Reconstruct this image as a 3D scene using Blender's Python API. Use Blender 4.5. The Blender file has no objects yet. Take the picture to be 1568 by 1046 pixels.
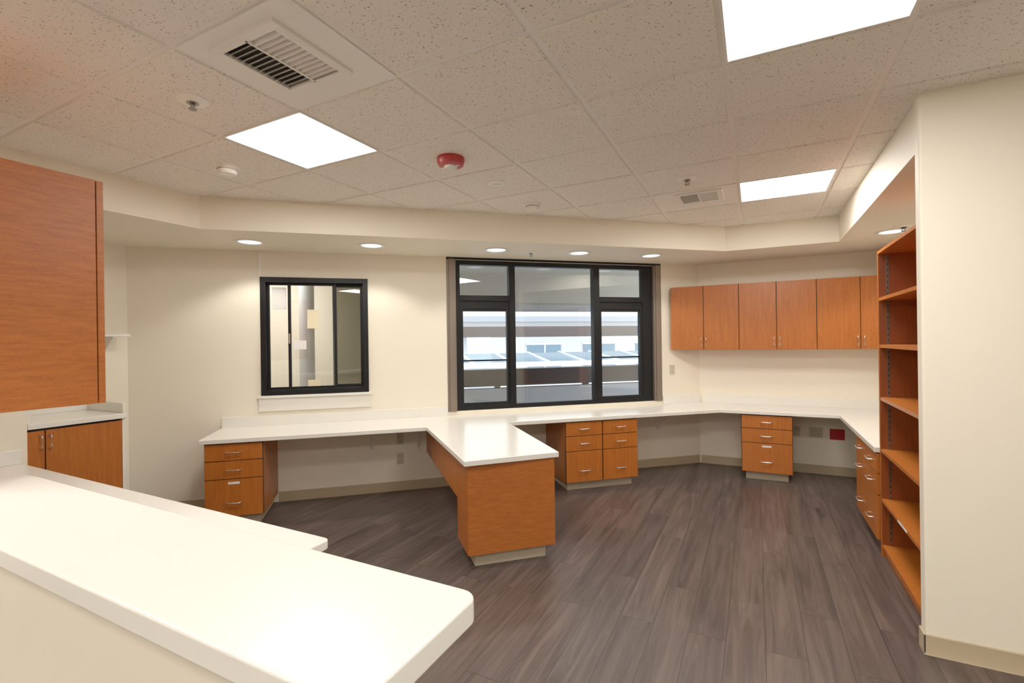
import bpy, bmesh, math
from mathutils import Vector, Matrix
sc = bpy.context.scene
R = math.radians

# ------------------------------------------------------------------ materials
def newmat(name):
    m = bpy.data.materials.new(name); m.use_nodes = True
    nt = m.node_tree; b = nt.nodes["Principled BSDF"]
    return m, nt, b
def simple(name, col, rough=0.5, metal=0.0, spec=0.5, noise=0.0, nscale=20, bump=0.0, bscale=200):
    m, nt, b = newmat(name)
    b.inputs["Base Color"].default_value = (*col, 1)
    b.inputs["Roughness"].default_value = rough
    b.inputs["Metallic"].default_value = metal
    b.inputs["Specular IOR Level"].default_value = spec
    tc = nt.nodes.new("ShaderNodeTexCoord")
    if noise > 0:
        n = nt.nodes.new("ShaderNodeTexNoise"); n.inputs["Scale"].default_value = nscale
        n.inputs["Detail"].default_value = 4
        nt.links.new(tc.outputs["Object"], n.inputs["Vector"])
        mx = nt.nodes.new("ShaderNodeMixRGB")
        mx.inputs[1].default_value = (*[c*(1-noise) for c in col], 1)
        mx.inputs[2].default_value = (*[min(1, c*(1+noise)) for c in col], 1)
        nt.links.new(n.outputs["Fac"], mx.inputs[0]); nt.links.new(mx.outputs[0], b.inputs["Base Color"])
    if bump > 0:
        n2 = nt.nodes.new("ShaderNodeTexNoise"); n2.inputs["Scale"].default_value = bscale
        nt.links.new(tc.outputs["Object"], n2.inputs["Vector"])
        bp = nt.nodes.new("ShaderNodeBump"); bp.inputs["Strength"].default_value = bump
        bp.inputs["Distance"].default_value = 0.002
        nt.links.new(n2.outputs["Fac"], bp.inputs["Height"]); nt.links.new(bp.outputs[0], b.inputs["Normal"])
    return m
def emis(name, col, s):
    m, nt, b = newmat(name)
    b.inputs["Base Color"].default_value = (.8, .8, .8, 1)
    b.inputs["Emission Color"].default_value = (*col, 1)
    b.inputs["Emission Strength"].default_value = s
    return m
def wood(name, c1, c2, scale=(22, 22, 1.3)):
    m, nt, b = newmat(name)
    tc = nt.nodes.new("ShaderNodeTexCoord"); mp = nt.nodes.new("ShaderNodeMapping")
    mp.inputs["Scale"].default_value = scale
    nt.links.new(tc.outputs["Object"], mp.inputs[0])
    n = nt.nodes.new("ShaderNodeTexNoise"); n.inputs["Scale"].default_value = 2.2
    n.inputs["Detail"].default_value = 6; n.inputs["Roughness"].default_value = .65
    nt.links.new(mp.outputs[0], n.inputs["Vector"])
    mp2 = nt.nodes.new("ShaderNodeMapping"); mp2.inputs["Scale"].default_value = tuple(s*7 for s in scale)
    nt.links.new(tc.outputs["Object"], mp2.inputs[0])
    n2 = nt.nodes.new("ShaderNodeTexNoise"); n2.inputs["Scale"].default_value = 3
    nt.links.new(mp2.outputs[0], n2.inputs["Vector"])
    mm = nt.nodes.new("ShaderNodeMath"); mm.operation = 'MULTIPLY_ADD'
    mm.inputs[1].default_value = .45; nt.links.new(n2.outputs["Fac"], mm.inputs[0]); 
    mm2 = nt.nodes.new("ShaderNodeMath"); mm2.operation = 'MULTIPLY'; mm2.inputs[1].default_value = .6
    nt.links.new(n.outputs["Fac"], mm2.inputs[0]); nt.links.new(mm2.outputs[0], mm.inputs[2])
    cr = nt.nodes.new("ShaderNodeValToRGB")
    cr.color_ramp.elements[0].position = .38; cr.color_ramp.elements[0].color = (*c1, 1)
    cr.color_ramp.elements[1].position = .65; cr.color_ramp.elements[1].color = (*c2, 1)
    nt.links.new(mm.outputs[0], cr.inputs[0]); nt.links.new(cr.outputs[0], b.inputs["Base Color"])
    b.inputs["Roughness"].default_value = .36
    return m

WALL = simple("wall_paint_cream", (.86, .79, .655), .6, noise=.015, nscale=3, bump=.08, bscale=300)
SOFF = simple("soffit_paint_cream", (.86, .785, .64), .6, noise=.015, nscale=3)
TEE = simple("ceiling_tee_white", (.88, .84, .78), .4)
PANELW = simple("white_enamel", (.86, .82, .77), .4)
WOODM = wood("cherry_laminate", (.36, .090, .011), (.49, .145, .020))
WOODE = wood("cherry_end_panel", (.32, .078, .011), (.48, .138, .020), (5, 5, 42))
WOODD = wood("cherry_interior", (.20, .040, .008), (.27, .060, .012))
CTR = simple("white_solid_surface", (.83, .805, .745), .22, noise=.02, nscale=60)
BASE = simple("vinyl_base_tan", (.46, .37, .24), .5)
TOE = simple("toe_kick_vinyl", (.48, .41, .30), .5)
BLACK = simple("black_anodized", (.006, .0065, .008), .4, spec=.25, noise=.1)
BRONZE = simple("bronze_jamb", (.22, .175, .14), .35, metal=.4)
CHROME = simple("brushed_nickel", (.80, .78, .74), .28, metal=1.0)
STEEL = simple("dark_chrome", (.30, .28, .26), .3, metal=1.0)
DARK = simple("dark_void", (.02, .018, .015), .8)
RED = simple("red_plastic", (.42, .012, .016), .35)
IVORY = simple("ivory_plate", (.55, .50, .38), .4)
WHITEP = simple("white_plastic", (.90, .86, .79), .35)
PAPER = simple("paper_sheet", (.8, .78, .76), .8, noise=.12, nscale=60)
PAPERC = simple("paper_cream", (.78, .68, .48), .8)
GREYC = simple("grey_column_paint", (.46, .47, .48), .5)
PANE = emis("troffer_lens", (1, .95, .88), 30.0)
DLENS = emis("downlight_lens", (.92, .96, 1), 1.2)

def ceiltile():
    m, nt, b = newmat("acoustic_tile")
    tc = nt.nodes.new("ShaderNodeTexCoord")
    n = nt.nodes.new("ShaderNodeTexNoise"); n.inputs["Scale"].default_value = 110; n.inputs["Detail"].default_value = 1.5
    nt.links.new(tc.outputs["Object"], n.inputs["Vector"])
    cr = nt.nodes.new("ShaderNodeValToRGB")
    cr.color_ramp.elements[0].position = .315; cr.color_ramp.elements[0].color = (.40, .34, .28, 1)
    cr.color_ramp.elements[1].position = .35; cr.color_ramp.elements[1].color = (.86, .805, .73, 1)
    nt.links.new(n.outputs["Fac"], cr.inputs[0])
    nt.links.new(cr.outputs[0], b.inputs["Base Color"])
    bp = nt.nodes.new("ShaderNodeBump"); bp.inputs["Strength"].default_value = .25; bp.inputs["Distance"].default_value = .002
    nt.links.new(cr.outputs[0], bp.inputs["Height"]); nt.links.new(bp.outputs[0], b.inputs["Normal"])
    b.inputs["Roughness"].default_value = .9
    return m
TILE = ceiltile()

def floormat():
    m, nt, b = newmat("vinyl_plank_floor")
    tc = nt.nodes.new("ShaderNodeTexCoord")
    mp = nt.nodes.new("ShaderNodeMapping"); mp.inputs["Rotation"].default_value = (0, 0, R(90))
    nt.links.new(tc.outputs["Object"], mp.inputs[0])
    br = nt.nodes.new("ShaderNodeTexBrick")
    br.inputs["Scale"].default_value = 1; br.inputs["Brick Width"].default_value = 1.22
    br.inputs["Row Height"].default_value = .18; br.inputs["Mortar Size"].default_value = .0018
    br.inputs["Color1"].default_value = (.0, .0, .0, 1); br.inputs["Color2"].default_value = (1, 1, 1, 1)
    br.inputs["Mortar"].default_value = (.25, .25, .25, 1); br.offset = .37
    nt.links.new(mp.outputs[0], br.inputs["Vector"])
    mp2 = nt.nodes.new("ShaderNodeMapping"); mp2.inputs["Scale"].default_value = (20, 1.3, 1)
    nt.links.new(tc.outputs["Object"], mp2.inputs[0])
    ad = nt.nodes.new("ShaderNodeVectorMath"); ad.operation = 'MULTIPLY_ADD'
    ad.inputs[1].default_value = (7, 7, 7)
    nt.links.new(br.outputs["Color"], ad.inputs[0]); nt.links.new(mp2.outputs[0], ad.inputs[2])
    n = nt.nodes.new("ShaderNodeTexNoise"); n.inputs["Scale"].default_value = 1.0
    n.inputs["Detail"].default_value = 8; n.inputs["Roughness"].default_value = .66; n.inputs["Distortion"].default_value = .9
    nt.links.new(ad.outputs[0], n.inputs["Vector"])
    cr = nt.nodes.new("ShaderNodeValToRGB")
    cr.color_ramp.elements[0].position = .32; cr.color_ramp.elements[0].color = (.040, .0275, .0235, 1)
    cr.color_ramp.elements[1].position = .70; cr.color_ramp.elements[1].color = (.128, .092, .078, 1)
    nt.links.new(n.outputs["Fac"], cr.inputs[0])
    hs = nt.nodes.new("ShaderNodeMixRGB"); hs.blend_type = 'MULTIPLY'; hs.inputs[0].default_value = 1
    cr2 = nt.nodes.new("ShaderNodeValToRGB")
    cr2.color_ramp.elements[0].color = (.80, .80, .80, 1); cr2.color_ramp.elements[1].color = (1.14, 1.12, 1.10, 1)
    nt.links.new(br.outputs["Color"], cr2.inputs[0])
    nt.links.new(cr.outputs[0], hs.inputs[1]); nt.links.new(cr2.outputs[0], hs.inputs[2])
    mo = nt.nodes.new("ShaderNodeMixRGB"); mo.inputs[2].default_value = (.022, .016, .014, 1)
    nt.links.new(br.outputs["Fac"], mo.inputs[0]); nt.links.new(hs.outputs[0], mo.inputs[1])
    nt.links.new(mo.outputs[0], b.inputs["Base Color"])
    b.inputs["Roughness"].default_value = .38
    bp = nt.nodes.new("ShaderNodeBump"); bp.inputs["Strength"].default_value = .12; bp.inputs["Distance"].default_value = .002
    nt.links.new(n.outputs["Fac"], bp.inputs["Height"]); nt.links.new(bp.outputs[0], b.inputs["Normal"])
    return m
FLOORM = floormat()

def glassmat(name, tint, refl=.10):
    m = bpy.data.materials.new(name); m.use_nodes = True; nt = m.node_tree
    nt.nodes.remove(nt.nodes["Principled BSDF"])
    out = nt.nodes["Material Output"]
    t = nt.nodes.new("ShaderNodeBsdfTransparent"); t.inputs[0].default_value = (*tint, 1)
    g = nt.nodes.new("ShaderNodeBsdfGlossy"); g.inputs["Roughness"].default_value = .0; g.inputs[0].default_value = (1, 1, 1, 1)
    lw = nt.nodes.new("ShaderNodeFresnel"); lw.inputs[0].default_value = 1.5
    ma = nt.nodes.new("ShaderNodeMath"); ma.operation = 'MULTIPLY_ADD'; ma.inputs[1].default_value = 1.0; ma.inputs[2].default_value = refl-.04
    mx = nt.nodes.new("ShaderNodeMixShader")
    nt.links.new(lw.outputs[0], ma.inputs[0]); nt.links.new(ma.outputs[0], mx.inputs[0])
    nt.links.new(t.outputs[0], mx.inputs[1]); nt.links.new(g.outputs[0], mx.inputs[2])
    nt.links.new(mx.outputs[0], out.inputs[0])
    return m
GLASS = glassmat("clear_glass", (.90, .92, .93), .07)
GLASST = glassmat("screened_glass", (.46, .47, .43), .08)

# ------------------------------------------------------------------ builder
class Fr:
    def __init__(s, ox, oy, xd):
        l = math.hypot(*xd); s.o = (ox, oy); s.x = (xd[0]/l, xd[1]/l); s.y = (-s.x[1], s.x[0])
    def p(s, x, y, z=0):
        return Vector((s.o[0]+x*s.x[0]+y*s.y[0], s.o[1]+x*s.x[1]+y*s.y[1], z))
WORLD = Fr(0, 0, (1, 0))
BACK = Fr(-2.429, 4.767, (.739, .674))      # angled window wall: x along, +y outwards
RIGHT = Fr(0, 6.40, (1, 0))                 # wall with wall cabinets
SIDE = Fr(1.38, 0, (0, -1))                 # right-hand side wall (x = -worldY, y outwards)
LEFT = Fr(-5.13, 0, (0, 1))
def sv(X, Y):   # tape-measure plan axes (turned 27 deg from the room axes)
    return (.891*X-.454*Y, .454*X+.891*Y)

class M:
    def __init__(s, name, fr=WORLD, bevel=0.0, seg=2):
        s.name = name; s.fr = fr; s.bm = bmesh.new(); s.mats = []; s.bev = bevel; s.seg = seg
    def mi(s, m):
        if m not in s.mats: s.mats.append(m)
        return s.mats.index(m)
    def _face(s, vs, i):
        try:
            f = s.bm.faces.new(vs); f.material_index = i
        except ValueError: pass
    def prism(s, pts, z0, z1, m):
        i = s.mi(m)
        a = [s.bm.verts.new(s.fr.p(x, y, z0)) for x, y in pts]
        b = [s.bm.verts.new(s.fr.p(x, y, z1)) for x, y in pts]
        s._face(a[::-1], i); s._face(b, i)
        n = len(pts)
        for k in range(n):
            s._face([a[k], a[(k+1) % n], b[(k+1) % n], b[k]], i)
        return s
    def box(s, x0, x1, y0, y1, z0, z1, m):
        return s.prism([(x0, y0), (x1, y0), (x1, y1), (x0, y1)], z0, z1, m)
    def prof(s, prof, x0, x1, m):   # profile in local (y,z) swept along x
        i = s.mi(m)
        a = [s.bm.verts.new(s.fr.p(x0, y, z)) for y, z in prof]
        b = [s.bm.verts.new(s.fr.p(x1, y, z)) for y, z in prof]
        s._face(a, i); s._face(b[::-1], i)
        n = len(prof)
        for k in range(n): s._face([a[k], b[k], b[(k+1) % n], a[(k+1) % n]], i)
        return s
    def lathe(s, cx, cy, rz, m, seg=32):   # rz list (r,z)
        i = s.mi(m); rings = []
        c = s.fr.p(cx, cy)
        for r, z in rz:
            rings.append([s.bm.verts.new((c.x+r*math.cos(2*math.pi*k/seg), c.y+r*math.sin(2*math.pi*k/seg), z)) for k in range(seg)])
        for q in range(len(rings)-1):
            for k in range(seg):
                s._face([rings[q][k], rings[q][(k+1) % seg], rings[q+1][(k+1) % seg], rings[q+1][k]], i)
        s._face(rings[0][::-1], i); s._face(rings[-1], i)
        return s
    def tube(s, pts, r, m, seg=8):
        i = s.mi(m); P = [s.fr.p(*p) for p in pts]; rings = []
        for k, p in enumerate(P):
            d = (P[min(k+1, len(P)-1)]-P[max(k-1, 0)]).normalized()
            u = d.cross(Vector((0, 0, 1)))
            if u.length < .01: u = d.cross(Vector((1, .3, 0)))
            u.normalize(); v = d.cross(u)
            rings.append([s.bm.verts.new(p+r*(u*math.cos(2*math.pi*q/seg)+v*math.sin(2*math.pi*q/seg))) for q in range(seg)])
        for k in range(len(rings)-1):
            for q in range(seg):
                s._face([rings[k][q], rings[k][(q+1) % seg], rings[k+1][(q+1) % seg], rings[k+1][q]], i)
        s._face(rings[0], i); s._face(rings[-1][::-1], i)
        return s
    def pull(s, x, y, z, L=.11, vert=False):
        h = L/2; o = .030
        q = [(-h, 0), (-h, -.6*o), (-h*.88, -o*.93), (-h*.7, -o), (h*.7, -o), (h*.88, -o*.93), (h, -.6*o), (h, 0)]
        if vert: s.tube([(x, y+b, z+a) for a, b in q], .0055, CHROME)
        else: s.tube([(x+a, y+b, z) for a, b in q], .0055, CHROME)
        return s
    def done(s):
        bmesh.ops.recalc_face_normals(s.bm, faces=s.bm.faces[:])
        me = bpy.data.meshes.new(s.name)
        vs = [v.co for v in s.bm.verts]
        c = Vector([(min(v[k] for v in vs)+max(v[k] for v in vs))/2 for k in range(3)])
        bmesh.ops.translate(s.bm, verts=s.bm.verts[:], vec=-c)
        for f in s.bm.faces: f.smooth = True
        s.bm.to_mesh(me); s.bm.free()
        me.set_sharp_from_angle(angle=R(32))
        for m in s.mats: me.materials.append(m)
        o = bpy.data.objects.new(s.name, me); o.location = c
        sc.collection.objects.link(o)
        if s.bev > 0:
            b = o.modifiers.new("bevel", 'BEVEL'); b.width = s.bev; b.segments = s.seg
            b.limit_method = 'ANGLE'; b.angle_limit = R(40); b.harden_normals = True
        return o

H = 2.74; ZS = 2.475
# ------------------------------------------------------------------ shell
M("floor").prism([(-5.25, 2.2), (-5.25, 1.35), (-4.6, 1.35), (-4.6, -3.6), (3.5, -3.6), (3.5, 3.1), (1.5, 3.1), (1.5, 6.5), (-.62, 6.5)], -.06, 0, FLOORM).done()

wl = M("wall_back", BACK)
wl.box(-3.9, -2.529, 0, .15, 0, H, WALL)
wl.box(-2.529, -1.552, 0, .15, 0, 1.065, WALL).box(-2.529, -1.552, 0, .15, 2.204, H, WALL)
wl.box(-1.552, -.726, 0, .15, 0, H, WALL)
wl.box(-.726, 1.898, 0, .15, 0, .80, WALL).box(-.726, 1.898, 0, .15, 2.45, H, WALL)
wl.box(1.898, 2.429, 0, .15, 0, H, WALL)
wl.done()
M("wall_right_far").box(-.634, 1.53, 6.40, 6.55, 0, H, WALL).done()
M("wall_right_side").box(1.38, 1.53, 3.06, 6.40, 0, H, WALL).done()
M("wall_column", bevel=.012).box(.72, 3.5, 2.98, 3.055, 0, H, WALL).done()
M("wall_left_far").box(-5.28, -5.13, 1.42, 2.32, 0, H, WALL).done()
M("wall_left_near").box(-4.75, -4.50, -3.5, 1.42, 0, H, WALL).box(-5.28, -4.75, 1.30, 1.42, 0, H, WALL).done()
M("wall_left_return").box(-4.50, -2.85, .36, .55, 0, H, WALL).done()
M("wall_rear").box(-4.75, 3.5, -3.65, -3.5, 0, H, WALL).done()
M("wall_right_near").box(3.35, 3.5, -3.5, 2.98, 0, H, WALL).done()

# soffit ring
M("ceiling_soffit").prism([(-3.9, -3.5), (-3.9, 2.25), (-.272, 5.54), (.735, 5.57), (.735, 3.0), (1.45, 3.0), (1.45, 6.46), (-.66, 6.46),
    (-5.2, 2.32), (-5.2, 1.35), (-4.6, 1.35), (-4.6, -3.5)], ZS, H+.05, SOFF).done()

# ceiling tiles
gx, gy, px_, py_ = -.752, 2.262, .645, .59
lights = [(-3, -1), (1, -1), (1, 3), (-3, -6), (1, -6), (3, -4), (-4, -4), (-1, -9)]  # out-of-view panels in this list are added to brighten the room
special = set(lights) | {(-2, -2), (0, 3)}
def cell(i, j): return (gx+i*px_, gx+(i+1)*px_, gy+j*py_, gy+(j+1)*py_)
ce = M("ceiling")
ce.box(-4.75, 3.5, -3.65, 6.55, H, H+.04, TEE)
i = ce.mi(TILE)
for ii in range(-6, 7):
    for jj in range(-10, 7):
        if (ii, jj) in special: continue
        x0, x1, y0, y1 = cell(ii, jj)
        g = .012; s2 = .005
        zb = H-.009
        b = [ce.bm.verts.new(v) for v in [(x0+g, y0+g, H), (x1-g, y0+g, H), (x1-g, y1-g, H), (x0+g, y1-g, H)]]
        t = [ce.bm.verts.new(v) for v in [(x0+g+s2, y0+g+s2, zb), (x1-g-s2, y0+g+s2, zb), (x1-g-s2, y1-g-s2, zb), (x0+g+s2, y1-g-s2, zb)]]
        ce._face(t, i)
        for k in range(4): ce._face([b[k], b[(k+1) % 4], t[(k+1) % 4], t[k]], i)
ce.done()

def troffer(c):
    x0, x1, y0, y1 = cell(*c)
    o = M("ceiling_light_panel", bevel=.0015)
    w = .012; z0 = H-.008; e = .006
    o.box(x0+e, x1-e, y0+e, y0+w+e, z0, H, PANELW).box(x0+e, x1-e, y1-w-e, y1-e, z0, H, PANELW)
    o.box(x0+e, x0+w+e, y0+w+e, y1-w-e, z0, H, PANELW).box(x1-w-e, x1-e, y0+w+e, y1-w-e, z0, H, PANELW)
    o.box(x0+w+e, x1-w-e, y0+w+e, y1-w-e, z0+.004, H, PANE)
    o.done()
for c in lights: troffer(c)

# air diffusers
def diffuser(c, cx, cy, hw, hh, nb):
    x0, x1, y0, y1 = cell(*c)
    o = M("ceiling_air_vent", bevel=.0012)
    z = H-.008
    def ring(X0, X1, Y0, Y1, a0, a1, b0, b1, za, zb):
        o.box(X0, X1, Y0, b0, za, zb, PANELW).box(X0, X1, b1, Y1, za, zb, PANELW)
        o.box(X0, a0, b0, b1, za, zb, PANELW).box(a1, X1, b0, b1, za, zb, PANELW)
    ring(x0+.008, x1-.008, y0+.008, y1-.008, cx-hw, cx+hw, cy-hh, cy+hh, z, H)
    ring(cx-hw-.03, cx+hw+.03, cy-hh-.03, cy+hh+.03, cx-hw+.01, cx+hw-.01, cy-hh+.01, cy+hh-.01, z-.012, z)
    o.box(cx-hw+.01, cx+hw-.01, cy-hh+.01, cy+hh-.01, H-.002, H, DARK)
    o.box(cx-.005, cx+.005, cy-hh, cy+hh, z-.012, H-.002, PANELW)
    for side in (-1, 1):
        n = nb
        for k in range(n):
            yy = cy-hh+.02+(2*hh-.04)*(k+.5)/n
            xa, xb = (cx-hw+.01, cx-.005) if side < 0 else (cx+.005, cx+hw-.01)
            dy = .006*(1 if side < 0 else -1)
            prof = [(yy-dy, z-.012), (yy-dy+.0018, z-.012), (yy+dy+.0018, H-.002), (yy+dy, H-.002)]
            o.prof(prof, xa, xb, PANELW)
    o.done()
diffuser((-2, -2), -1.735, 1.345, .165, .165, 11)
diffuser((0, 3), -.40, 4.25, .15, .13, 9)

# downlights with real spot lamps in the soffit
for X, Y in [(-2.33, 4.27), (-1.31, 4.50), (-.145, 4.80), (.72, 5.03), (1.54, 5.25), (3.36, 4.208)]:
    x, y = sv(X, Y)
    o = M("recessed_downlight")
    o.lathe(x, y, [(.128, ZS), (.128, ZS-.006), (.118, ZS-.010), (.098, ZS-.009), (.090, ZS-.003)], PANELW, 40)
    o.lathe(x, y, [(.092, ZS-.005), (.092, ZS-.001)], DLENS, 40)
    o.done()
    l = bpy.data.lights.new("downlight_lamp", 'SPOT'); l.energy = 21; l.color = (1, .94, .83)
    l.spot_size = R(124); l.spot_blend = .4; l.shadow_soft_size = .06
    lo = bpy.data.objects.new("downlight_lamp", l); lo.location = (x, y, ZS-.03); sc.collection.objects.link(lo)

# ceiling devices
def sprinkler(x, y, z):
    o = M("fire_sprinkler")
    o.lathe(x, y, [(.07, z), (.07, z-.005), (.052, z-.014), (.02, z-.016)], WHITEP, 28)
    o.lathe(x, y, [(.026, z-.015), (.026, z-.018)], STEEL, 20)
    o.lathe(x, y, [(.011, z-.01), (.012, z-.026), (.009, z-.030)], STEEL, 14)
    o.tube([(x-.010, y, z-.025), (x-.014, y, z-.036), (x, y, z-.046)], .003, STEEL, 6)
    o.tube([(x+.010, y, z-.025), (x+.014, y, z-.036), (x, y, z-.046)], .003, STEEL, 6)
    o.lathe(x, y, [(.018, z-.044), (.018, z-.047)], STEEL, 16)
    o.done()
TZ = H-.009
sprinkler(*sv(-1.516, 2.293), TZ); sprinkler(*sv(1.303, 3.512), TZ)
sprinkler(*sv(.21, 4.95), ZS); sprinkler(*sv(3.29, 4.0), ZS)
def detector(x, y):
    o = M("smoke_detector")
    o.lathe(x, y, [(.078, TZ), (.078, TZ-.012), (.070, TZ-.016), (.058, TZ-.018), (.058, TZ-.038), (.048, TZ-.050), (.020, TZ-.054)], WHITEP, 32)
    o.lathe(x, y, [(.060, TZ-.022), (.060, TZ-.028)], BASE, 32)
    o.done()
detector(*sv(-1.863, 3.156)); detector(*sv(.191, 4.116))
x, y = sv(-.1, 3.555)
M("ceiling_speaker_plate").lathe(x, y, [(.07, TZ), (.07, TZ-.006), (.06, TZ-.012), (.03, TZ-.014), (.03, TZ-.02), (.015, TZ-.022)], WHITEP, 28).done()
x, y = sv(-.377, 3.067)
o = M("fire_alarm_strobe")
o.lathe(x, y, [(.088, TZ), (.088, TZ-.020), (.080, TZ-.046), (.066, TZ-.052)], RED, 36)
o.lathe(x, y, [(.042, TZ-.051), (.040, TZ-.062), (.026, TZ-.068)], PAPER, 24)
o.box(x-.060, x+.060, y-.008, y+.008, TZ-.056, TZ-.05, WHITEP)
o.done()

# ------------------------------------------------------------------ counters
ZC, TC = .76, .038
def F(t, d): v = BACK.p(t, -d); return (v.x, v.y)
outl = [F(-2.894, 0.0), (-.634, 6.40), (1.38, 6.40), (1.38, 4.21), (.745, 4.21), (.745, 5.80), (-.361, 5.80),
        F(-.225, .63), F(-.205, 1.965), F(-.895, 2.02), F(-1.015, .63), F(-2.894, .63)]
M("desk_countertop", bevel=.005, seg=3).prism(outl, ZC-TC, ZC, CTR).done()
b = M("trim_backsplash", BACK, bevel=.002)
b.box(-2.894, -.73, -.02, 0, ZC, ZC+.10, CTR)
b.box(1.90, 2.42, -.02, 0, ZC, ZC+.10, CTR)
b.fr = RIGHT
b.box(-.60, 1.38, -.02, 0, ZC, ZC+.10, CTR)
b.fr = SIDE
b.box(-6.38, -4.21, -.02, 0, ZC, ZC+.10, CTR)
b.done()

def front(o, x0, x1, yf, z0, z1, g=.0015, m=None):
    o.box(x0+g, x1-g, yf-.019, yf, z0+g, z1-g, m or WOODM)
def drawer_unit(name, fr, cols, yf, yb, z_top=ZC-TC, toe=.09, label=True):
    x0, x1 = cols[0], cols[-1]
    o = M(name, fr, bevel=.0012)
    o.box(x0, x1, yf, yb, toe, z_top, WOODM)
    o.box(x0+.04, x1-.04, yf+.055, yb, 0, toe, TOE)
    hs = [0, .145, .30, z_top-toe-.012]
    for a, c in zip(cols[:-1], cols[1:]):
        o.box(a+.001, c-.001, yf-.0015, yf, toe+.002, z_top-.002, DARK)
        zt = z_top-.008
        for k in range(3):
            zz1 = zt-hs[k]; zz0 = zt-hs[k+1]
            front(o, a+.003, c-.003, yf-.002, zz0, zz1, .0035)
            hz = (zz0+zz1)/2 if k < 2 else zz1-(.20)
            o.pull((a+c)/2, yf-.021, hz)
            if label and k == 2:
                o.box((a+c)/2-.045, (a+c)/2+.045, yf-.0225, yf-.021, zz1-.045, zz1-.025, PAPER)
    return o.done()
drawer_unit("drawer_cabinet", BACK, [-2.865, -2.41], -.585, -.003)
drawer_unit("drawer_cabinet", BACK, [.386, .797, 1.208], -.585, -.003, label=False)
drawer_unit("drawer_cabinet", RIGHT, [-.153, .339], -.56, -.003)
drawer_unit("drawer_cabinet", SIDE, [-5.0, -4.61, -4.215], -.60, -.003, label=False)

# peninsula base with apron
o = M("peninsula_cabinet", BACK, bevel=.002)
o.prism([(-.865, -1.965), (-.235, -1.95), (-.235, -1.63), (-.885, -1.63)], .10, ZC-TC, WOODE)
o.prism([(-.81, -1.90), (-.29, -1.89), (-.29, -1.66), (-.82, -1.66)], 0, .10, TOE)
o.prism([(-.885, -1.63), (-.865, -1.63), (-.945, -.05), (-.965, -.05)], .40, ZC-TC, WOODM)
o.prism([(-.27, -1.63), (-.25, -1.63), (-.25, -.62), (-.27, -.62)], .52, ZC-TC, WOODM)
o.done()
# counter supports
for t in (-1.52, 1.814, -1.05):
    o = M("counter_bracket", BACK, bevel=.001)
    o.box(t-.012, t+.012, -.006, -.001, .40, ZC-TC-.001, PANELW)
    o.box(t-.012, t+.012, -.42, -.006, ZC-TC-.007, ZC-TC-.001, PANELW)
    o.tube([(t, -.010, .45), (t, -.36, ZC-TC-.012)], .008, PANELW)
    o.done()

# transaction counter in the foreground
def rpoly(x0, x1, y0, y1, r):
    P = [(x0, y0)]
    for k in range(9):
        a = -math.pi/2+k*math.pi/16
        P.append((x1-r+r*math.cos(a), y0+r+r*math.sin(a)))
    for k in range(9):
        a = k*math.pi/16
        P.append((x1-r+r*math.cos(a), y1-r+r*math.sin(a)))
    P.append((x0, y1)); return P
M("transaction_countertop", bevel=.006, seg=3).prism(rpoly(-2.84, -.475, .461, .785, .035), 1.022, 1.07, CTR).done()
M("wall_pony").box(-2.85, -.56, .53, .69, 0, 1.022, WALL).done()
M("reception_desk_counter", bevel=.006, seg=3).prism(rpoly(-4.498, -1.545, .70, 1.39, .03), ZC-TC, ZC, CTR).box(-4.498, -4.48, .72, 1.385, ZC, ZC+.10, CTR).done()
o = M("reception_desk_base", bevel=.002)
for xx in (-1.70, -3.0, -4.3):
    o.box(xx, xx+.03, .72, 1.30, 0, ZC-TC, WOODM)
o.box(-4.27, -1.7, .74, .76, .35, ZC-TC, WOODM)
o.done()

# ------------------------------------------------------------------ wall cabinets, right wall
o = M("wall_cabinet_row", RIGHT, bevel=.0012)
z0, z1 = 1.42, 2.18
X = [-.92, -.547, -.168, .211, .590, .976, 1.36]
o.prism([(-.905, -.31), (1.365, -.31), (1.365, -.002), (-.61, -.002)], z0, z1, WOODM)
o.box(-.90, 1.36, -.3125, -.31, z0+.002, z1-.002, DARK)
for k in range(6):
    front(o, X[k]+.001, X[k+1]-.001, -.3125, z0, z1, .0022)
for xx in (-.575, -.52, .183, .239, .948, 1.004):
    o.pull(xx, -.332, z0+.09, .10, True)
o.done()

# ------------------------------------------------------------------ bookcase
o = M("bookcase", bevel=.001)
bx0, bx1, by0, by1, bt = .775, 1.10, 3.06, 4.20, 2.15
o.box(bx0, bx1, by0, by0+.02, 0, bt, WOODM).box(bx0, bx1, by1-.02, by1, 0, bt, WOODM)
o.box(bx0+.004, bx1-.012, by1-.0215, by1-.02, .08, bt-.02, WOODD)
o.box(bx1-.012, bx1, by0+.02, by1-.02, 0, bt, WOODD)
o.box(bx0, bx1-.012, by0+.02, by1-.02, bt-.02, bt, WOODM)
o.box(bx0+.02, bx1-.012, by0+.02, by1-.02, 0, .06, WOODM)
for z in (.06, .385, .735, 1.10, 1.47, 1.80):
    o.box(bx0+.004, bx1-.012, by0+.02, by1-.022, z, z+.022, WOODM)
for xx in (bx0+.045, bx1-.07):
    o.box(xx, xx+.016, by0+.021, by0+.023, .09, bt-.03, CHROME)
    o.box(xx, xx+.016, by1-.0255, by1-.0215, .09, bt-.03, STEEL)
for k in range(48):
    z = .12+k*.041
    o.box(bx0+.050, bx0+.056, by1-.0262, by1-.0255, z, z+.014, DARK)
o.box(bx0+.0028, bx0+.004, 3.55, 3.75, .389, .403, PAPER)
o.done()
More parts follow.
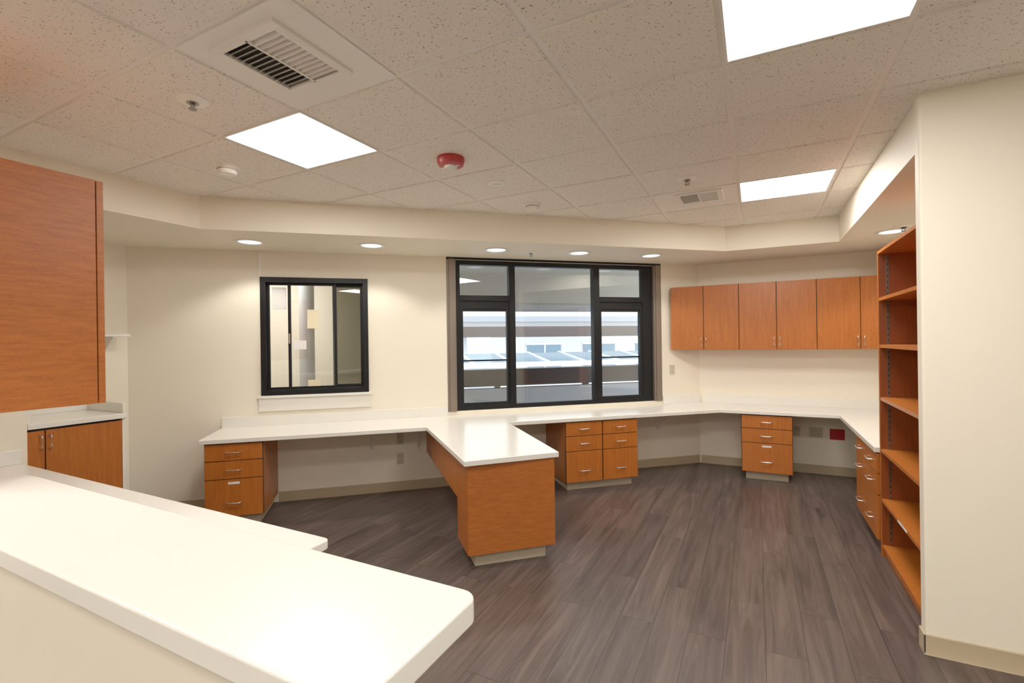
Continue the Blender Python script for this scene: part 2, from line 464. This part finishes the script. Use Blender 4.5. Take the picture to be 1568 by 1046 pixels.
# ------------------------------------------------------------------ upper cabinet near left
o = M("upper_cabinet", bevel=.002)
o.box(-3.6, -2.40, .552, .972, 1.32, 2.235, WOODE)
o.box(-3.6, -3.0, .976, 1.0, 1.32, 2.235, WOODE).box(-2.996, -2.402, .976, 1.0, 1.32, 2.235, WOODE)
o.box(-3.59, -2.415, .97, .978, 1.33, 2.22, DARK)
fr = Fr(0, 0, (-1, 0))
o.fr = fr
o.pull(2.96, -1.0, 1.42, .1, True); o.pull(3.04, -1.0, 1.42, .1, True)
o.done()
# base cabinet by left wall
o = M("base_cabinet", LEFT, bevel=.0015)
o.box(1.425, 1.99, -.58, -.003, .09, .98, WOODM).box(1.425, 1.95, -.52, -.003, 0, .09, TOE)
o.box(1.43, 1.985, -.5825, -.58, .095, .975, DARK)
front(o, 1.425, 1.522, -.5825, .09, .965, .002); front(o, 1.525, 1.99, -.5825, .09, .965, .002)
o.pull(1.497, -.602, .88, .1, True); o.pull(1.548, -.602, .88, .1, True)
o.box(1.99, 2.008, -.60, -.003, 0, .98, PANELW)
o.done()
M("side_countertop", LEFT, bevel=.004).box(1.425, 2.015, -.625, -.003, .98, 1.018, CTR).box(1.425, 2.0, -.022, -.003, 1.018, 1.10, CTR).box(1.425,1.443,-.60,-.022,1.018,1.10,CTR).box(1.995, 2.012, -.60, -.022, 1.018, 1.10, CTR).done()
# little corner shelf on left wall
o = M("wall_shelf", LEFT, bevel=.002)
o.box(1.75, 2.20, -.28, -.002, 1.64, 1.66, PANELW)
o.prof([(-.002, 1.64), (-.002, 1.46), (-.22, 1.64)], 2.10, 2.112, PANELW)
o.done()

# ------------------------------------------------------------------ window to the exterior
def rect_frame(o, x0, x1, y0, y1, z0, z1, w, m):
    o.box(x0, x0+w, y0, y1, z0, z1, m).box(x1-w, x1, y0, y1, z0, z1, m)
    o.box(x0+w, x1-w, y0, y1, z0, z0+w, m).box(x0+w, x1-w, y0, y1, z1-w, z1, m)
o = M("window_1", BACK, bevel=.002)
o.box(-.726, -.625, -.006, .15, .80, 2.45, BRONZE).box(1.795, 1.898, -.006, .15, .80, 2.45, BRONZE)
o.box(-.70, -.64, -.018, -.006, .80, 2.455, BRONZE).box(1.82, 1.88, -.018, -.006, .80, 2.455, BRONZE)
o.box(-.726, 1.898, -.004, .0, 2.45, 2.474, BLACK)
rect_frame(o, -.625, 1.795, .03, .11, .80, 2.45, .05, BLACK)
o.box(-.018, .050, .02, .11, .85, 2.40, BLACK)
o.box(1.012, 1.088, .02, .11, .85, 2.40, BLACK)
o.box(1.66, 1.745, .03, .10, .85, 2.40, BLACK)
for a, c in ((-.575, -.015), (1.085, 1.66)):
    o.box(a, c, .025, .10, 2.005, 2.065, BLACK)
    o.box(a, c, .045, .09, 1.89, 2.005, BLACK)
    o.box(a, c, .055, .085, 1.335, 1.352, BLACK)
    rect_frame(o, a, c, .035, .09, .85, 1.95, .032, BLACK)
o.box(-.575, 1.66, .068, .072, .85, 2.40, GLASS)
o.box(1.745, 1.748, .05, .09, .85, 2.40, BLACK)
o.done()

# interior pass-through window
o = M("window_2", BACK, bevel=.0015)
a, c, z0, z1 = -2.545, -1.54, 1.055, 2.215
rect_frame(o, a, c, -.03, .15, z0, z1, .05, BLACK)
rect_frame(o, a+.05, -1.85, .03, .06, z0+.05, z1-.05, .022, BLACK)
rect_frame(o, -1.89, c-.05, .065, .10, z0+.05, z1-.05, .03, BLACK)
o.box(-2.305, -2.28, .02, .06, z0+.05, z1-.05, BLACK)
o.box(a+.07, -1.87, .044, .047, z0+.07, z1-.07, GLASS)
o.box(-1.86, c-.07, .08, .083, z0+.07, z1-.07, GLASST)
o.box(-2.297, -2.285, .0, .02, 1.56, 1.66, CHROME)
o.box(-2.45, -2.32, .039, .042, 1.90, 2.12, PAPER)
o.box(-2.26, -2.14, .039, .042, 1.50, 1.59, PAPER)
o.box(-2.13, -2.02, .039, .042, 1.71, 1.90, PAPERC)
o.box(-2.13, -2.01, .039, .042, 1.125, 1.19, PAPERC)
o.done()
o = M("trim_window_sill", BACK, bevel=.003)
o.box(-2.58, -1.51, -.05, 0, 1.03, 1.053, CTR).box(-2.57, -1.52, -.025, 0, .90, 1.03, CTR)
o.done()
M("wall_conduit", BACK).box(-2.552, -2.535, -.014, 0, 2.216, ZS, WHITEP).done()

# adjoining corridor seen through window_2
o = M("wall_corridor", BACK)
o.box(-4.0, -.75, 1.7, 1.8, 0, 2.6, WALL).box(-4.1, -4.0, .15, 1.8, 0, 2.6, WALL).box(-.85, -.75, .15, 1.7, 0, 2.6, WALL)
o.done()
M("ceiling_corridor", BACK).box(-4.1, -.75, .15, 1.8, 2.6, 2.65, TILE).done()
M("floor_corridor", BACK).box(-4.1, -.75, .15, 1.8, -.06, 0, FLOORM).done()
v = BACK.p(-2.26, .95)
M("round_column").lathe(v.x, v.y, [(.085, 0), (.085, 2.6)], GREYC, 28).done()
M("ceiling_fill_corridor", BACK).box(-3.0, -2.4, .5, 1.1, 2.585, 2.6, emis("corridor_fill", (1, .95, .88), 22)).done()  # unseen glowing panel, added to light the corridor

# ------------------------------------------------------------------ baseboards
o = M("baseboard_back", BACK, bevel=.002)
P = [(-.0, 0), (-.008, 0), (-.008, .095), (-.004, .10), (0, .10)]
o.prof(P, -3.64, -2.87, BASE).prof(P, -2.405, .383, BASE).prof(P, 1.211, 2.42, BASE); o.done()
o = M("baseboard_right", RIGHT, bevel=.002)
o.prof(P, -.62, -.156, BASE).prof(P, .342, 1.375, BASE); o.done()
M("baseboard_side", SIDE, bevel=.002).prof(P, -6.39, -5.003, BASE).done()
o = M("baseboard_column", Fr(0, 2.98, (1, 0)), bevel=.002)
o.prof([(0, 0), (-.012, 0), (-.008, .01), (-.008, .095), (-.004, .10), (0, .10)], .712, 3.35, BASE)
o.fr = Fr(.72, 0, (0, -1)); o.prof(P, -3.055, -2.972, BASE)
o.done()
M("baseboard_left", LEFT, bevel=.002).prof(P, 2.012, 2.30, BASE).done()

# outlets
def outlet(fr, x, z, w=.07, h=.115, m=IVORY, name="wall_outlet"):
    o = M(name, fr, bevel=.0015)
    o.box(x-w/2, x+w/2, -.006, 0, z-h/2, z+h/2, m)
    n = max(1, round(w/.07)) if m is IVORY else 0
    for k in range(n):
        cx = x+(k-(n-1)/2)*.046
        for dz in (-.022, .022):
            o.box(cx-.014, cx+.014, -.008, -.006, z+dz-.013, z+dz+.013, m)
            o.box(cx-.007, cx-.005, -.0085, -.008, z+dz-.005, z+dz+.006, DARK).box(cx+.005, cx+.007, -.0085, -.008, z+dz-.005, z+dz+.006, DARK)
    o.done()
outlet(BACK, -1.234, .545); outlet(BACK, -1.234, .335)
outlet(BACK, 2.04, 1.177)
outlet(RIGHT, .41, .47); outlet(RIGHT, .60, .47, .13)
outlet(RIGHT, .80, .46, .14, .12, RED, "red_outlet_plate")

# ------------------------------------------------------------------ exterior beyond the window
EXC = simple("exterior_stucco", (.82, .80, .76), .8, noise=.03, nscale=4)
EXCAN = simple("exterior_canopy_paint", (.58, .56, .50), .8, noise=.03, nscale=4)
EXB = simple("exterior_brown", (.030, .020, .017), .5)
EXT = simple("exterior_taupe", (.13, .10, .085), .5)
EXG = simple("exterior_grey", (.46, .48, .51), .6)
EXW = simple("exterior_white", (.86, .88, .90), .6)
EXBL = simple("exterior_blue_glass", (.22, .33, .40), .2)
o = M("balcony_parapet", BACK)
o.box(-2.2, 6.5, 2.1, 2.25, -.2, .82, EXG)
o.box(-2.2, 6.5, 2.05, 2.30, .86, 1.12, EXB)
for t in (-1.2, .3, 1.8, 3.3, 4.8): o.box(t, t+.08, 2.1, 2.2, .82, .86, EXB)
o.done()
M("balcony_floor", BACK).box(-.75, 6.5, .15, 2.6, -.2, -.02, EXG).done()
o = M("balcony_canopy", BACK)
o.box(-.75, 6.5, .15, 2.6, 2.62, 2.75, EXCAN).box(-.75, 6.5, 2.1, 2.6, 2.12, 2.62, EXCAN)
o.box(-.75,6.5,2.08,2.1,2.02,2.14,EXG)
o.done()
o = M("neighbouring_building", BACK)
o.box(-8, 16, 13, 14, -3, 4.2, EXC)
o.box(-8, 16, 12.2, 13, 2.3, 2.5, EXG)
for t in (-5, -2.6, 4.2, 6.6, 9): 
    o.box(t, t+1.4, 12.93, 13.0, .1, 1.4, EXBL)
    o.box(t+.67, t+.73, 12.88, 12.94, .1, 1.4, EXW)
    o.box(t-.06, t+1.46, 12.9, 13.0, 1.4, 1.48, EXW)
o.box(.9, 1.6, 8.0, 8.8, -3, 1.68, EXW)
o.box(-5, 9, 8.0, 8.8, 1.68, 1.98, EXT)
o.done()
o = M("covered_walkway_roof", BACK)
o.prof([(6.0, .95), (6.0, 1.02), (7.8, 1.22), (7.8, 1.15)], -6, 9, EXBL)
for k in range(16):
    o.prof([(6.0, 1.022), (6.0, 1.06), (7.8, 1.26), (7.8, 1.222)], -6+k*.95, -5.93+k*.95, EXW)
o.box(-6, 9, 5.95, 6.0, .93, 1.05, EXW)
o.done()
M("ground_outside", BACK).box(-30, 30, 2.6, 40, -3.1, -3, EXG).done()

# ------------------------------------------------------------------ world and camera
w = bpy.data.worlds.new("World"); sc.world = w; w.use_nodes = True
bg = w.node_tree.nodes["Background"]; bg.inputs[0].default_value = (.86, .93, 1, 1); bg.inputs[1].default_value = 2.9

cam = bpy.data.cameras.new("Camera"); cam.lens = 16.8; cam.sensor_width = 36; cam.clip_start = .05
co = bpy.data.objects.new("Camera", cam); sc.collection.objects.link(co); sc.camera = co
co.matrix_world = Matrix.Translation((0, 0, 1.55)) @ Matrix.Rotation(R(27), 4, 'Z') @ Matrix.Rotation(R(90), 4, 'X') @ Matrix.Rotation(R(-.8), 4, 'Z')
sc.view_settings.view_transform = 'Standard'
sc.view_settings.gamma = 1.17
sc.view_settings.exposure = .02
